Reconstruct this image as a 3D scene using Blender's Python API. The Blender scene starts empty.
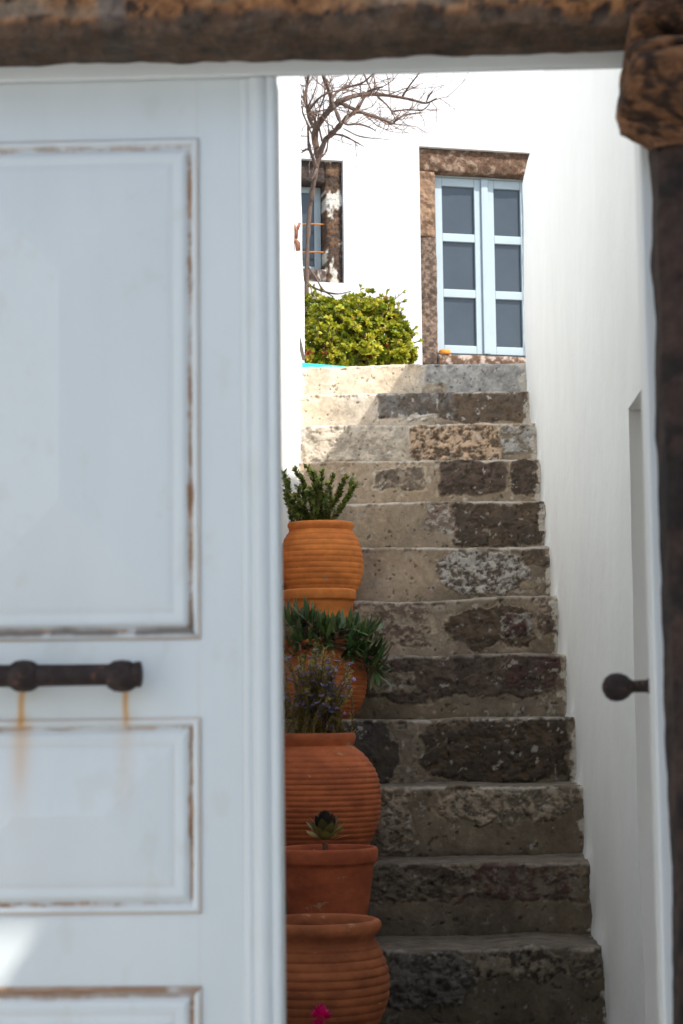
import bpy, math, random
import numpy as np
from mathutils import Vector, Matrix
R = math.radians
scene = bpy.context.scene
COL = scene.collection

# ------------------------------------------------------------------ camera
F = 1961.0; CX, CY = 341.5, 512.0
PITCH, YAW, ROLL = R(6.05), R(2.28), R(0.63)
EYE = Vector((0, 0, 1.21))
_f = Vector((-math.sin(YAW)*math.cos(PITCH), math.cos(YAW)*math.cos(PITCH), math.sin(PITCH)))
_r0 = Vector((math.cos(YAW), math.sin(YAW), 0)); _u0 = _r0.cross(_f)
_r = math.cos(ROLL)*_r0 - math.sin(ROLL)*_u0
_u = math.cos(ROLL)*_u0 + math.sin(ROLL)*_r0
cam_d = bpy.data.cameras.new("camera"); cam = bpy.data.objects.new("camera", cam_d); COL.objects.link(cam)
scene.camera = cam
cam.matrix_world = Matrix.Translation(EYE) @ Matrix((_r, _u, -_f)).transposed().to_4x4()
cam_d.sensor_fit = 'VERTICAL'; cam_d.sensor_height = 36.0; cam_d.lens = F/1024*36.0
cam_d.clip_start = 0.05; cam_d.clip_end = 400
cam_d.dof.use_dof = True; cam_d.dof.focus_distance = 7.6; cam_d.dof.aperture_fstop = 9.0
scene.cycles.max_bounces = 16; scene.cycles.diffuse_bounces = 10
scene.render.resolution_x = 683; scene.render.resolution_y = 1024

# ------------------------------------------------------------------ light
SUN_EL, SUN_AZ = R(49), R(130)          # azimuth clockwise from +Y
S = Vector((math.sin(SUN_AZ)*math.cos(SUN_EL), math.cos(SUN_AZ)*math.cos(SUN_EL), math.sin(SUN_EL)))
world = bpy.data.worlds.new("World"); scene.world = world; world.use_nodes = True
nt = world.node_tree; bg = nt.nodes['Background']; sky = nt.nodes.new('ShaderNodeTexSky')
sky.sky_type = 'NISHITA'; sky.sun_disc = False; sky.sun_elevation = SUN_EL; sky.sun_rotation = SUN_AZ
nt.links.new(sky.outputs[0], bg.inputs[0]); bg.inputs[1].default_value = 0.15
sun_d = bpy.data.lights.new("sun", 'SUN'); sun = bpy.data.objects.new("sun", sun_d); COL.objects.link(sun)
sun_d.energy = 3.3; sun_d.angle = R(0.53); sun_d.color = (1.0, 0.95, 0.88)
sun.rotation_euler = S.to_track_quat('Z', 'Y').to_euler()
scene.view_settings.view_transform = 'Standard'; scene.view_settings.look = 'None'
scene.view_settings.exposure = 0.82; scene.view_settings.gamma = 1.0
try: scene.view_settings.use_curve_mapping = False
except Exception: pass

# ------------------------------------------------------------------ helpers
def ray(px, py):
    return (_f*F + _r*(px-CX) - _u*(py-CY)).normalized()
def at(px, py, Y):
    d = ray(px, py); return EYE + d*((Y-EYE.y)/d.y)
def atX(px, py, X):
    d = ray(px, py); return EYE + d*((X-EYE.x)/d.x)
def atP(px, py, p, n):
    d = ray(px, py); return EYE + d*((p-EYE).dot(n)/d.dot(n))

def hash2(ix, iy, seed):
    h = (ix.astype(np.int64)*374761393 + iy.astype(np.int64)*668265263 + seed*144269504088) & 0xffffffff
    h = ((h ^ (h >> 13))*1274126177) & 0xffffffff
    return ((h ^ (h >> 16)) & 0xffff)/65535.0
def vnoise(x, y, seed=0):
    x = np.asarray(x, float); y = np.asarray(y, float)
    ix = np.floor(x); iy = np.floor(y); fx = x-ix; fy = y-iy
    fx = fx*fx*(3-2*fx); fy = fy*fy*(3-2*fy)
    a = hash2(ix, iy, seed); b = hash2(ix+1, iy, seed); c = hash2(ix, iy+1, seed); d = hash2(ix+1, iy+1, seed)
    return (a*(1-fx)+b*fx)*(1-fy) + (c*(1-fx)+d*fx)*fy
def fbm(x, y, seed=0, octv=5, gain=.5):
    s = 0; a = 1; t = 0
    for o in range(octv):
        s = s + a*vnoise(np.asarray(x)*2**o + 17.3*o, np.asarray(y)*2**o + 9.1*o, seed+o); t += a; a *= gain
    return s/t
def sstep(a, b, x):
    t = np.clip((x-a)/(b-a), 0, 1); return t*t*(3-2*t)
def lerp(a, b, t): return a + (b-a)*t

def props(o, label=None, cat=None, group=None, kind=None):
    if label: o['label'] = label
    if cat: o['category'] = cat
    if group: o['group'] = group
    if kind: o['kind'] = kind
    return o
def empty(name, loc=(0,0,0), **k):
    o = bpy.data.objects.new(name, None); COL.objects.link(o); o.location = loc; o.empty_display_size = .1
    return props(o, **k)
def link(name, me, mat, parent=None, smooth=False, **k):
    """mesh given in world coordinates; parent's location is taken out"""
    o = bpy.data.objects.new(name, me); COL.objects.link(o)
    if mat: me.materials.append(mat)
    if parent is not None:
        o.parent = parent
        w = Vector(parent.location); pp = parent.parent
        while pp is not None: w += Vector(pp.location); pp = pp.parent
        me.transform(Matrix.Translation(-w))
    if smooth: me.polygons.foreach_set('use_smooth', [True]*len(me.polygons))
    return props(o, **k)

class MB:
    def __init__(s): s.v = []; s.f = []; s.c = []
    def add(s, vs, fs, col=None):
        n = len(s.v); s.v += [tuple(p) for p in vs]; s.f += [tuple(n+i for i in f) for f in fs]
        if col is not None: s.c += [tuple(col)+(1,)]*len(vs)
    def box(s, a, b, M=None):
        x0,y0,z0 = a; x1,y1,z1 = b
        vs = [Vector(p) for p in ((x0,y0,z0),(x1,y0,z0),(x1,y1,z0),(x0,y1,z0),(x0,y0,z1),(x1,y0,z1),(x1,y1,z1),(x0,y1,z1))]
        if M is not None: vs = [M @ p for p in vs]
        s.add(vs, ((0,3,2,1),(4,5,6,7),(0,1,5,4),(1,2,6,5),(2,3,7,6),(3,0,4,7)))
    def tube(s, pts, rad, n=8, col=None, cap=True):
        pts = [Vector(p) for p in pts]; m = len(pts)
        if not hasattr(rad, '__len__'): rad = [rad]*m
        vs = []; up = Vector((0.13, 0.21, 1)).normalized()
        for i, p in enumerate(pts):
            t = (pts[min(i+1, m-1)] - pts[max(i-1, 0)]).normalized()
            a = t.cross(up)
            if a.length < .05: a = t.cross(Vector((1, 0, 0)))
            a.normalize(); b = t.cross(a)
            for k in range(n):
                q = 2*math.pi*k/n; vs.append(p + (a*math.cos(q) + b*math.sin(q))*rad[i])
        fs = [(i*n+k, i*n+(k+1) % n, (i+1)*n+(k+1) % n, (i+1)*n+k) for i in range(m-1) for k in range(n)]
        if cap: fs += [tuple(range(n))[::-1], tuple((m-1)*n+k for k in range(n))]
        s.add(vs, fs, col)
    def lathe(s, c, prof, n=64, wob=0, seed=0):
        c = Vector(c); m = len(prof); vs = []
        for (r, z) in prof:
            for k in range(n):
                q = 2*math.pi*k/n
                rr = r*(1 + wob*math.sin(2*q+seed) + .4*wob*math.sin(3*q+z*9+seed))
                vs.append(c + Vector((rr*math.cos(q), rr*math.sin(q), z)))
        fs = [(i*n+k, i*n+(k+1) % n, (i+1)*n+(k+1) % n, (i+1)*n+k) for i in range(m-1) for k in range(n)]
        s.add(vs, fs)
    def leaf(s, p, d, up, L, W, col=None, bend=.2, n=3):
        d = Vector(d).normalized(); side = d.cross(Vector(up))
        if side.length < 1e-3: side = d.cross(Vector((1, .1, 0)))
        side.normalize(); nn = side.cross(d); vs = []
        for i in range(n+1):
            t = i/n; w = W*.5*(math.sin(math.pi*min(.97, t*.82+.12))**.8)
            c = Vector(p) + d*(L*t) + nn*(bend*L*t*t)
            if i == n: vs.append(c)
            else: vs += [c - side*w + nn*(.25*w), c + side*w + nn*(.25*w)]
        fs = [(2*i, 2*i+1, 2*i+3, 2*i+2) for i in range(n-1)] + [(2*n-2, 2*n-1, 2*n)]
        s.add(vs, fs, col)
    def mesh(s, name):
        me = bpy.data.meshes.new(name); me.from_pydata(s.v, [], s.f)
        if s.c and len(s.c) == len(s.v):
            a = me.color_attributes.new("Col", 'FLOAT_COLOR', 'POINT'); a.data.foreach_set('color', np.array(s.c, 'f').ravel())
        me.update(); return me
    def build(s, name, mat, parent=None, smooth=False, bevel=0, **k):
        o = link(name, s.mesh(name), mat, parent, smooth, **k)
        if bevel:
            b = o.modifiers.new('bevel', 'BEVEL'); b.width = bevel; b.segments = 3; b.limit_method = 'ANGLE'
            o.data.polygons.foreach_set('use_smooth', [True]*len(o.data.polygons))
            w = o.modifiers.new('wn', 'WEIGHTED_NORMAL'); w.keep_sharp = True
        return o

def grid_mesh(name, P, C=None, mask=None, flip=False):
    n, m, _ = P.shape
    me = bpy.data.meshes.new(name)
    idx = np.arange(n*m).reshape(n, m)
    q = np.stack([idx[:-1, :-1], idx[:-1, 1:], idx[1:, 1:], idx[1:, :-1]], -1)
    if flip: q = q[..., ::-1]
    q = q.reshape(-1, 4)
    if mask is not None: q = q[mask.ravel()]
    me.vertices.add(n*m); me.vertices.foreach_set('co', P.astype('f').ravel())
    me.loops.add(q.size); me.loops.foreach_set('vertex_index', q.astype('i').ravel())
    me.polygons.add(len(q)); me.polygons.foreach_set('loop_start', np.arange(0, q.size, 4, dtype='i'))
    me.update(calc_edges=True)
    if C is not None:
        a = me.color_attributes.new("Col", 'FLOAT_COLOR', 'POINT')
        cc = np.ones((n*m, 4), 'f'); cc[:, :3] = np.clip(C.reshape(-1, 3), 0, 1); a.data.foreach_set('color', cc.ravel())
    me.validate(); me.polygons.foreach_set('use_smooth', [True]*len(me.polygons))
    return me

# ------------------------------------------------------------------ materials
def mat(name, col=None, rough=.8, var=.15, vscale=6, bump=.3, bscale=60, bdist=.004, attr=False, spec=.3, stretch=(1,1,1),
        col2=None, spots=None, metal=0, bump2=None, trans=0):
    m = bpy.data.materials.new(name); m.use_nodes = True; t = m.node_tree; N = t.nodes; L = t.links
    b = N['Principled BSDF']; b.inputs['Roughness'].default_value = rough
    b.inputs['Specular IOR Level'].default_value = spec; b.inputs['Metallic'].default_value = metal
    tc = N.new('ShaderNodeTexCoord'); mp = N.new('ShaderNodeMapping'); mp.inputs['Scale'].default_value = stretch
    L.new(tc.outputs['Object'], mp.inputs[0])
    def noise(sc, det=6, ro=.6):
        n = N.new('ShaderNodeTexNoise'); n.inputs['Scale'].default_value = sc; n.inputs['Detail'].default_value = det
        n.inputs['Roughness'].default_value = ro; L.new(mp.outputs[0], n.inputs['Vector']); return n
    if attr:
        a = N.new('ShaderNodeAttribute'); a.attribute_name = 'Col'; base = a.outputs['Color']
    else:
        rgb = N.new('ShaderNodeRGB'); rgb.outputs[0].default_value = (*col, 1); base = rgb.outputs[0]
    if col2 is not None:
        n2 = noise(vscale*.6, 7, .65); cr = N.new('ShaderNodeMapRange'); cr.inputs[1].default_value = .42; cr.inputs[2].default_value = .62
        L.new(n2.outputs[0], cr.inputs[0]); mx = N.new('ShaderNodeMix'); mx.data_type = 'RGBA'
        L.new(cr.outputs[0], mx.inputs[0]); L.new(base, mx.inputs[6]); mx.inputs[7].default_value = (*col2, 1); base = mx.outputs[2]
    n1 = noise(vscale, 8, .65); mr = N.new('ShaderNodeMapRange')
    mr.inputs[1].default_value = .3; mr.inputs[2].default_value = .7; mr.inputs[3].default_value = 1-var; mr.inputs[4].default_value = 1+var
    L.new(n1.outputs[0], mr.inputs[0]); mu = N.new('ShaderNodeVectorMath'); mu.operation = 'SCALE'
    L.new(base, mu.inputs[0]); L.new(mr.outputs[0], mu.inputs['Scale']); base = mu.outputs[0]
    if spots:      # (scale, threshold, colour)
        v = noise(spots[0], 4, .7); cr = N.new('ShaderNodeMapRange'); cr.inputs[1].default_value = spots[1]; cr.inputs[2].default_value = spots[1]+.05
        L.new(v.outputs[0], cr.inputs[0]); mx = N.new('ShaderNodeMix'); mx.data_type = 'RGBA'
        L.new(cr.outputs[0], mx.inputs[0]); L.new(base, mx.inputs[6]); mx.inputs[7].default_value = (*spots[2], 1); base = mx.outputs[2]
    L.new(base, b.inputs['Base Color'])
    if trans:
        b.inputs['Subsurface Weight'].default_value = 0
        tr = N.new('ShaderNodeBsdfTranslucent'); L.new(base, tr.inputs['Color']); ad = N.new('ShaderNodeMixShader')
        ad.inputs[0].default_value = trans; L.new(b.outputs[0], ad.inputs[1]); L.new(tr.outputs[0], ad.inputs[2])
        L.new(ad.outputs[0], N['Material Output'].inputs[0])
    if bump:
        bn = noise(bscale, 6, .6); bp = N.new('ShaderNodeBump'); bp.inputs['Strength'].default_value = bump; bp.inputs['Distance'].default_value = bdist
        L.new(bn.outputs[0], bp.inputs['Height']); L.new(bp.outputs[0], b.inputs['Normal'])
        if bump2:
            bn2 = noise(bump2[0], 3, .5); bp2 = N.new('ShaderNodeBump'); bp2.inputs['Strength'].default_value = bump2[1]; bp2.inputs['Distance'].default_value = bump2[2]
            L.new(bn2.outputs[0], bp2.inputs['Height']); L.new(bp2.outputs[0], bp.inputs['Normal'])
    return m

M_lime = mat('limewash', (.80,.80,.785), .9, .03, 2.5, .5, 45, .004, bump2=(7, .6, .02), stretch=(1,1,.45))
M_limes = mat('limewash_streaked', attr=True, rough=.9, var=.02, vscale=4, bump=.4, bscale=45, bdist=.003, bump2=(9, .35, .012))
M_white = mat('white_render', (.67,.675,.665), .9, .045, 2.2, .5, 30, .004, bump2=(4, .4, .02))
M_step = mat('old_step_stone', attr=True, rough=.92, var=.16, vscale=80, bump=.5, bscale=150, bdist=.002, bump2=(40, .4, .004))
M_rock = mat('volcanic_stone', attr=True, rough=.95, var=.35, vscale=60, bump=.9, bscale=120, bdist=.005, bump2=(35, .8, .01))
M_paint = mat('door_paint', attr=True, rough=.42, var=.03, vscale=8, bump=.15, bscale=70, bdist=.002, spec=.4, stretch=(1,1,.15))
M_edge = mat('door_paint_plain', (.68,.71,.70), .45, .03, 8, .15, 70, .002, spec=.4, stretch=(1,1,.15))
M_blue = mat('pale_blue_paint', (.40,.475,.50), .4, .05, 8, .1, 60, .001, spec=.4)
M_glass = mat('window_glass', (.05,.062,.072), .10, .12, 3, 0, spec=.5)
M_iron = mat('rusted_iron', (.035,.024,.022), .7, .5, 60, .9, 150, .003, metal=.2, spots=(70, .62, (.16,.07,.035)))
M_rustbar = mat('rust_orange', (.42,.17,.05), .9, .3, 40, .4, 100, .002)
M_soil = mat('soil', (.045,.032,.024), .98, .5, 60, 1.0, 90, .02)
def terra(name, c, c2): return mat(name, c, .88, .2, 14, .45, 140, .002, col2=c2, spots=(11, .63, (.45,.24,.13)), stretch=(1,1,1.6))
M_tA = terra('terracotta_orange', (.66,.215,.048), (.54,.165,.038))
M_tD = terra('terracotta_red', (.46,.125,.045), (.33,.085,.034))
M_tC = terra('terracotta_warm', (.50,.145,.045), (.38,.105,.035))
M_tE = terra('terracotta_plain', (.42,.105,.042), (.31,.073,.031))
M_tF = terra('terracotta_brown', (.38,.118,.046), (.26,.078,.032))
M_leaf = mat('leaves', attr=True, rough=.5, var=.25, vscale=25, bump=0, spec=.35, trans=.28)
M_succ = mat('fleshy_leaves', attr=True, rough=.42, var=.2, vscale=25, bump=0, spec=.4, trans=.1)
M_bark = mat('bare_bark', (.14,.095,.072), .95, .35, 50, .8, 120, .004, stretch=(1,1,.4))
M_twig = mat('twig', (.19,.115,.085), .95, .3, 50, .3, 120, .002)
M_pave = mat('ground_stone', (.42,.40,.36), .95, .25, 3, .5, 20, .01, col2=(.34,.31,.27))
M_pipe = mat('grey_pipe', (.20,.18,.16), .6, .15, 20, .2, 60, .002)
M_turq = mat('turquoise_paint', (.04,.55,.50), .5, .2, 15, .3, 60, .002)
M_brass = mat('rusty_tap', (.28,.13,.08), .7, .3, 60, .5, 120, .002, metal=.3)
M_orange = mat('orange_clay', (.75,.28,.04), .6, .15, 30, .2, 60, .002)

# ------------------------------------------------------------------ ground
mb = MB(); mb.add([(-150,-150,0),(150,-150,0),(150,150,0),(-150,150,0)], [(0,1,2,3)])
mb.build('ground', M_pave, kind='structure')
XR, XL = .4865, -.515
def XLw(Y): Y = np.asarray(Y, float); return XL + .022*sstep(7.4, 7.9, Y) - .048*sstep(7.9, 8.9, Y)
D0, T = 5.30, .33
def nz(i): return EYE.z + [-.608,-.405,-.207,0,.213,.42,.635,.842,1.049,1.248,1.438,1.626][i] if i >= 0 else EYE.z-.608+.2*i
mb = MB(); mb.box((-6, D0+11*T+.32, 0), (8, 16, nz(11)-.006))
mb.build('terrace', M_pave, kind='structure')

# ------------------------------------------------------------------ staircase
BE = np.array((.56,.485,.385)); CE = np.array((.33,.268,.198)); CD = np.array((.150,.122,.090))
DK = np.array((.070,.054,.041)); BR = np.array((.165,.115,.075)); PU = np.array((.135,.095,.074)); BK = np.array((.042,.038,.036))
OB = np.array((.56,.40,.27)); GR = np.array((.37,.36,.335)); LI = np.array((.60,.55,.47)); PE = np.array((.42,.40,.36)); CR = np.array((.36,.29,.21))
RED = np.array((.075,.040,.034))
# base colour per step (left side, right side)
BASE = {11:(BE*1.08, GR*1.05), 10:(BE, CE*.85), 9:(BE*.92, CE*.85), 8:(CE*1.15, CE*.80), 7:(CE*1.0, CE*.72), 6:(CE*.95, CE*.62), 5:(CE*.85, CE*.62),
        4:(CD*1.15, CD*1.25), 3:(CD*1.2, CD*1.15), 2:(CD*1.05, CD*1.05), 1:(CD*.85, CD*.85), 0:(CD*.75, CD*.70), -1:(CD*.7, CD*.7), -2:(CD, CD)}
# patches in photo pixels: x0,x1,y0,y1, colour A, colour B, mix scale, relief (m)
PAT = {
 11:[(424,530,363,393,GR,GR*.8,30,.002),(420,448,378,392,CR*.8,BE*.8,40,0)],
 10:[(376,458,390,414,DK*1.5,GR*.45,45,.006),(452,530,391,418,BR*.8,DK*1.6,45,.004),(392,440,411,416,LI,LI*.8,40,.004)],
 9:[(300,396,424,459,BE*1.02,BE*.65,30,.007),(408,502,424,460,OB,BR*.75,50,.012),(502,537,424,450,GR*1.05,CE*.6,50,.008)],
 8:[(372,426,464,485,DK*1.8,CE*.9,60,.003),(435,506,461,489,PU*.75,DK,40,.010),(509,543,461,489,PU*.65,DK,40,.010),(460,474,496,503,DK*2,CE,60,0)],
 7:[(428,456,503,528,PU*1.2,LI*.7,70,.006),(452,548,504,540,DK*.95,BR*.6,25,.010)],
 6:[(436,528,549,585,PE*1.08,DK*1.8,75,.010),(522,552,549,562,DK,BR,40,.004)],
 5:[(340,432,601,636,PU*1.05,CR,60,.004),(443,532,603,640,BR*.65,DK,40,.006),(505,533,610,636,RED*1.2,LI*.6,50,.012),(530,560,601,632,PU*.8,CR,50,.005)],
 4:[(340,570,657,692,PU*.72,DK*.9,30,.006),(372,420,668,690,CR*.62,PU*.6,70,.002),(500,560,655,684,RED,DK,30,.003)],
 3:[(340,394,718,784,BK,DK*.7,25,.004),(396,418,716,782,CR*.55,CD,30,.002),(418,572,720,774,DK*.72,BR*.5,35,.008)],
 2:[(372,414,788,850,CR*.75,CD*.9,80,.006),(436,582,788,818,CR*.88,CD*.9,80,.008)],
 1:[(360,592,861,893,RED*1.0,CR*.42,40,.006),(360,470,862,890,DK*.8,CR*.4,50,.004)],
 0:[(380,470,950,1005,np.array((.125,.113,.098)),np.array((.07,.062,.052)),60,.009),(480,570,948,978,CR*.55,DK*.6,60,.006),(560,602,948,975,CR*.5,DK,50,.006)],
 -1:[], -2:[]}
stair = empty('staircase', (0, D0, 0), label='steep narrow flight of worn stone and cement steps climbing between white walls', cat='staircase')
NU = 330
for i in range(-2, 12):
    Yf = D0 + T*i; zt = nz(i); zb = nz(i-1) if i > -2 else 0.0
    if i == 0: zb = nz(-1)
    xl = XL-.09; xr = XR+.02
    u = np.linspace(xl, xr, NU); hr = zt-zb; dr = T+.04
    rad = .012
    nr = 66; nn_ = 5; ntr = 60 if i < 4 or i == 11 else 24
    # profile: from bottom of riser upwards, round nose, along the tread backwards
    py = np.concatenate([np.zeros(nr), rad*(1-np.cos(np.linspace(.2, math.pi/2, nn_))), np.linspace(rad+.004, dr, ntr)])
    pz = np.concatenate([np.linspace(-.02, hr-rad, nr), hr-rad+rad*np.sin(np.linspace(.2, math.pi/2, nn_)), np.full(ntr, hr)])
    st = np.concatenate([np.zeros(nr), np.linspace(.3, .9, nn_), np.ones(ntr)])
    Ug, Yg = np.meshgrid(u, py); _, Zg = np.meshgrid(u, pz); _, Sg = np.meshgrid(u, st)
    arc = np.concatenate([[0], np.cumsum(np.hypot(np.diff(py), np.diff(pz)))]); _, Ag = np.meshgrid(u, arc)
    sd = 40*(i+5)
    sag = (fbm(Ug*3.1, Ug*0+i, sd, 3)-.5)*.018*(1.4 if i < 6 else .6)
    bulge = (fbm(Ug*4, Ag*5, sd+3, 4)-.5)*.026
    fine = (fbm(Ug*28, Ag*28, sd+7, 4)-.5)*.006
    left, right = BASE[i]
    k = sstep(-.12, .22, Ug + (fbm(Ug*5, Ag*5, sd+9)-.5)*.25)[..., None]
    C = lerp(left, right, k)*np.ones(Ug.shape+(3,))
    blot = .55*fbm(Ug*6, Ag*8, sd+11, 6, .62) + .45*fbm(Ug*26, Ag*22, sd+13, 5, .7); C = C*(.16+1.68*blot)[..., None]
    strk = fbm(Ug*30, Ag*3, sd+14, 3); C = C*(.90+.20*strk)[..., None]
    warm = fbm(Ug*4, Ag*5, sd+15, 3)[..., None]; C = C*lerp(np.array((.95,.98,1.03)), np.array((1.10,1.0,.86)), warm)
    crk = np.abs(fbm(Ug*7, Ag*7, sd+16, 4)-.5); C = C*(1-.45*np.exp(-(crk/.006)**2)*sstep(.45,.6,fbm(Ug*3, Ag*3, sd+17, 2)))[..., None]
    disp = np.zeros_like(Ug)
    for pi, (x0, x1, y0, y1, ca, cb, sc, h) in enumerate(PAT[i]):
        a = at(x0, y0, Yf); b = at(x1, y1, Yf)
        ux0, ux1, zz1, zz0 = a.x, b.x, a.z-zb, b.z-zb
        top = y0 <= {11:364,10:393,9:425,8:462,7:505,6:550,5:602,4:658,3:721,2:789,1:863,0:950}.get(i, 0)
        if top: zz1 += .025
        wx = (fbm(Ug*14, Ag*14, sd+20+pi, 5, .62)-.5)*.10; wz = (fbm(Ug*14, Ag*14, sd+30+pi, 5, .62)-.5)*.09
        hx = (ux1-ux0)/2; hz = (zz1-zz0)/2
        qx = np.abs(Ug+wx-(ux0+ux1)/2)/hx; qz = np.abs(Ag+wz-(zz0+zz1)/2)/hz
        p = {2: 2.6, 0: 2.8, 6: 2.8, 7: 7, 8: 8, 9: 8, 10: 9, 11: 9}.get(i, 5.0)
        if i in (8, 9, 10, 11): wx = wx*.6; wz = wz*.6; qx = np.abs(Ug+wx-(ux0+ux1)/2)/hx; qz = np.abs(Ag+wz-(zz0+zz1)/2)/hz
        sdv = 1-(qx**p+qz**p)**(1/p)
        m_ = sstep(0, .12, sdv*min(hx, hz)/.05)
        tex = .7*fbm(Ug*sc, Ag*sc*1.15, sd+50+pi, 4, .72)+.3*fbm(Ug*sc*.4, Ag*sc*.5, sd+54+pi, 4, .6)
        mx = sstep(.40, .62, tex)[..., None]
        cc = lerp(ca, cb, mx)*(.55+.9*fbm(Ug*40, Ag*40, sd+60+pi, 3)[..., None])
        C = lerp(C, cc, m_[..., None]*.94)
        ring = np.exp(-((sdv-.0)/.07)**2)*sstep(.4, .62, fbm(Ug*30, Ag*30, sd+65+pi, 4, .65)); C = lerp(C, np.minimum(C*1.9, LI), (ring*.55)[..., None])
        disp -= ring*.004
        disp += m_*h*(.6+.9*(.5-sstep(.40, .64, tex)))
    # lime / mortar flecks and pale worn nosing
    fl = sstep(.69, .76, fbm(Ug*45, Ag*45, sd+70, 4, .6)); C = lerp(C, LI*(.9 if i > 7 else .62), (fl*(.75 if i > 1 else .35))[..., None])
    pit = sstep(.72, .80, fbm(Ug*60+5, Ag*60, sd+75, 3)); C = lerp(C, C*.35, (pit*.7)[..., None]); disp -= pit*.004
    edge = np.exp(-((Ag-arc[nr+1])/.006)**2)*sstep(.38, .55, fbm(Ug*9, Ug*0, sd+80, 4))
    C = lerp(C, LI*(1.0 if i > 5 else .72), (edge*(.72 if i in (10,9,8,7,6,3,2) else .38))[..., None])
    # treads: dusty cement
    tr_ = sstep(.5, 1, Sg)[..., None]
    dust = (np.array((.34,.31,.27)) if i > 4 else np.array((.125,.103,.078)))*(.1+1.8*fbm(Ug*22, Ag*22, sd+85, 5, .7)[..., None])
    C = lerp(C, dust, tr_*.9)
    # darker line at the riser's foot
    foot = np.exp(-np.clip(Ag-.02, 0, 1)/.012)*(.4+.6*fbm(Ug*10, Ug*0, sd+88, 3)); C = C*(1-.35*foot[..., None])
    # lime splashes along the right wall and left wall
    ed = sstep(.016, .004, (XR-Ug) + (fbm(Ug*36, Ag*30, sd+90, 4, .65)-.5)*.085)
    C = lerp(C, np.array((.55,.50,.42)), (ed*.85)[..., None])
    el = sstep(.03, .0, (Ug-XLw(Yf)) + (fbm(Ug*20, Ag*20, sd+92, 4)-.5)*.05); C = lerp(C, np.array((.72,.70,.66)), (el*.85)[..., None])
    chip = sstep(.52, .72, fbm(Ug*26, Ag*8, sd+95, 4, .65))*np.exp(-((Ag-arc[nr])/.014)**2)
    C = lerp(C, C*.55, (chip*.6)[..., None])
    off = bulge*(.5) + fine + disp - chip*.014
    riser = 1-Sg
    P = np.stack([Ug + 0*Yg, Yf + Yg - off*riser - bulge*.2*Sg, zb + Zg + (sag + fine*1.2 + disp*.35)*sstep(.0, .06, Zg-(hr-.07)*0)*np.clip(Zg/hr, 0, 1)], -1)
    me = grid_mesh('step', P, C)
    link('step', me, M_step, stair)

# ------------------------------------------------------------------ right wall (with doorway niche)
def wallcol(A, B, seed=0):
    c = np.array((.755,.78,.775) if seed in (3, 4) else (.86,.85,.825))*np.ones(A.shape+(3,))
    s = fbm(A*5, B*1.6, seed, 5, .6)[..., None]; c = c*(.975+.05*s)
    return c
WT = 3.655
def rwx(Y, Z):      # inner face relief
    return XR + .018*sstep(6.5, 8.9, Y) + (fbm(Y*1.1, Z*1.0, 5, 3)-.5)*.035 + (fbm(Y*4, Z*4, 6, 5)-.5)*.006
def wall_face(y0, y1, z0, z1, stp=.025):
    ny = max(2, int((y1-y0)/stp)); nzv = max(2, int((z1-z0)/stp))
    Y, Z = np.meshgrid(np.linspace(y0, y1, ny), np.linspace(z0, z1, nzv))
    X = rwx(Y, Z)
    # lime built up in the corner along the stairs
    i = (Y-D0)/T; zl = np.interp(np.floor(i), np.arange(-3, 12), [0.0]+[nz(k) for k in range(-2, 12)])
    X = X - .012*np.exp(-np.clip(Z-zl, 0, 9)/.025)*(Y < 8.95)*(.4+1.2*fbm(Y*14, Z*14, 7, 3))
    P = np.stack([X, Y, Z], -1)
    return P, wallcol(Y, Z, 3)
WEND = 8.86; NY = 4.47; NZ = 1.91; ND = .40
def join(name, meshes, m, parent=None, **k):
    import bmesh
    bm = bmesh.new()
    for me in meshes: bm.from_mesh(me)
    out = bpy.data.meshes.new(name); bm.to_mesh(out); bm.free()
    for me in meshes: bpy.data.meshes.remove(me)
    out.polygons.foreach_set('use_smooth', [True]*len(out.polygons))
    return link(name, out, m, parent, **k)
def flatgrid(o, a, b, n, m_, seed=0, amp=.004, flip=False):
    o = np.array(o); a = np.array(a); b = np.array(b)
    s, t = np.meshgrid(np.linspace(0, 1, n), np.linspace(0, 1, m_))
    P = o + s[..., None]*a + t[..., None]*b
    nrm = np.cross(a, b); nrm = nrm/np.linalg.norm(nrm)
    la, lb = np.linalg.norm(a), np.linalg.norm(b)
    w = np.minimum(np.minimum(s, 1-s)*la, np.minimum(t, 1-t)*lb); w = np.clip(w/.05, 0, 1)
    P = P + nrm*((fbm(s*la*12, t*lb*12, seed, 4)-.5)*amp*2*w)[..., None]
    return grid_mesh('g', P, wallcol(s*la, t*lb, seed), flip=flip)
ms = []
P, C = wall_face(NY, WEND, 0, WT); # round the top and the far end
ms.append(grid_mesh('g', P, C, flip=True))
topx = P[-1]; ts = np.linspace(0, 1, 12)[:, None, None]
Pt = topx[None]*1.0 + np.zeros((12, 1, 1)); ang = np.linspace(0, math.pi/2, 6)
Pt = np.stack([np.stack([topx[:, 0]+r_, topx[:, 1], topx[:, 2]+h_], -1) for r_, h_ in [(0,0),(.006,.016),(.018,.027),(.04,.033),(.2,.035),(.36,.03),(.40,0),(.40,-4)]], 0)
ms.append(grid_mesh('g', Pt, wallcol(Pt[..., 1], Pt[..., 2], 3), flip=True))
end = P[:, -1]; Pe = np.stack([end + np.array((dx, dy, 0)) for dx, dy in ((0,0),(.012,.012),(.05,.02),(.4,.02))], 1)
ms.append(grid_mesh('g', Pe, wallcol(Pe[..., 0], Pe[..., 2], 4), flip=True))
st_ = P[:, 0]; kk = P[:, 0, 2] <= NZ+.02
Pn = np.stack([st_[kk] + np.array((dx, dy, 0)) for dx, dy in ((0,0),(.01,.006),(.05,.01),(.15,.012),(ND,.015))], 1)
cn = wallcol(Pn[..., 0], Pn[..., 2], 8)
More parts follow.
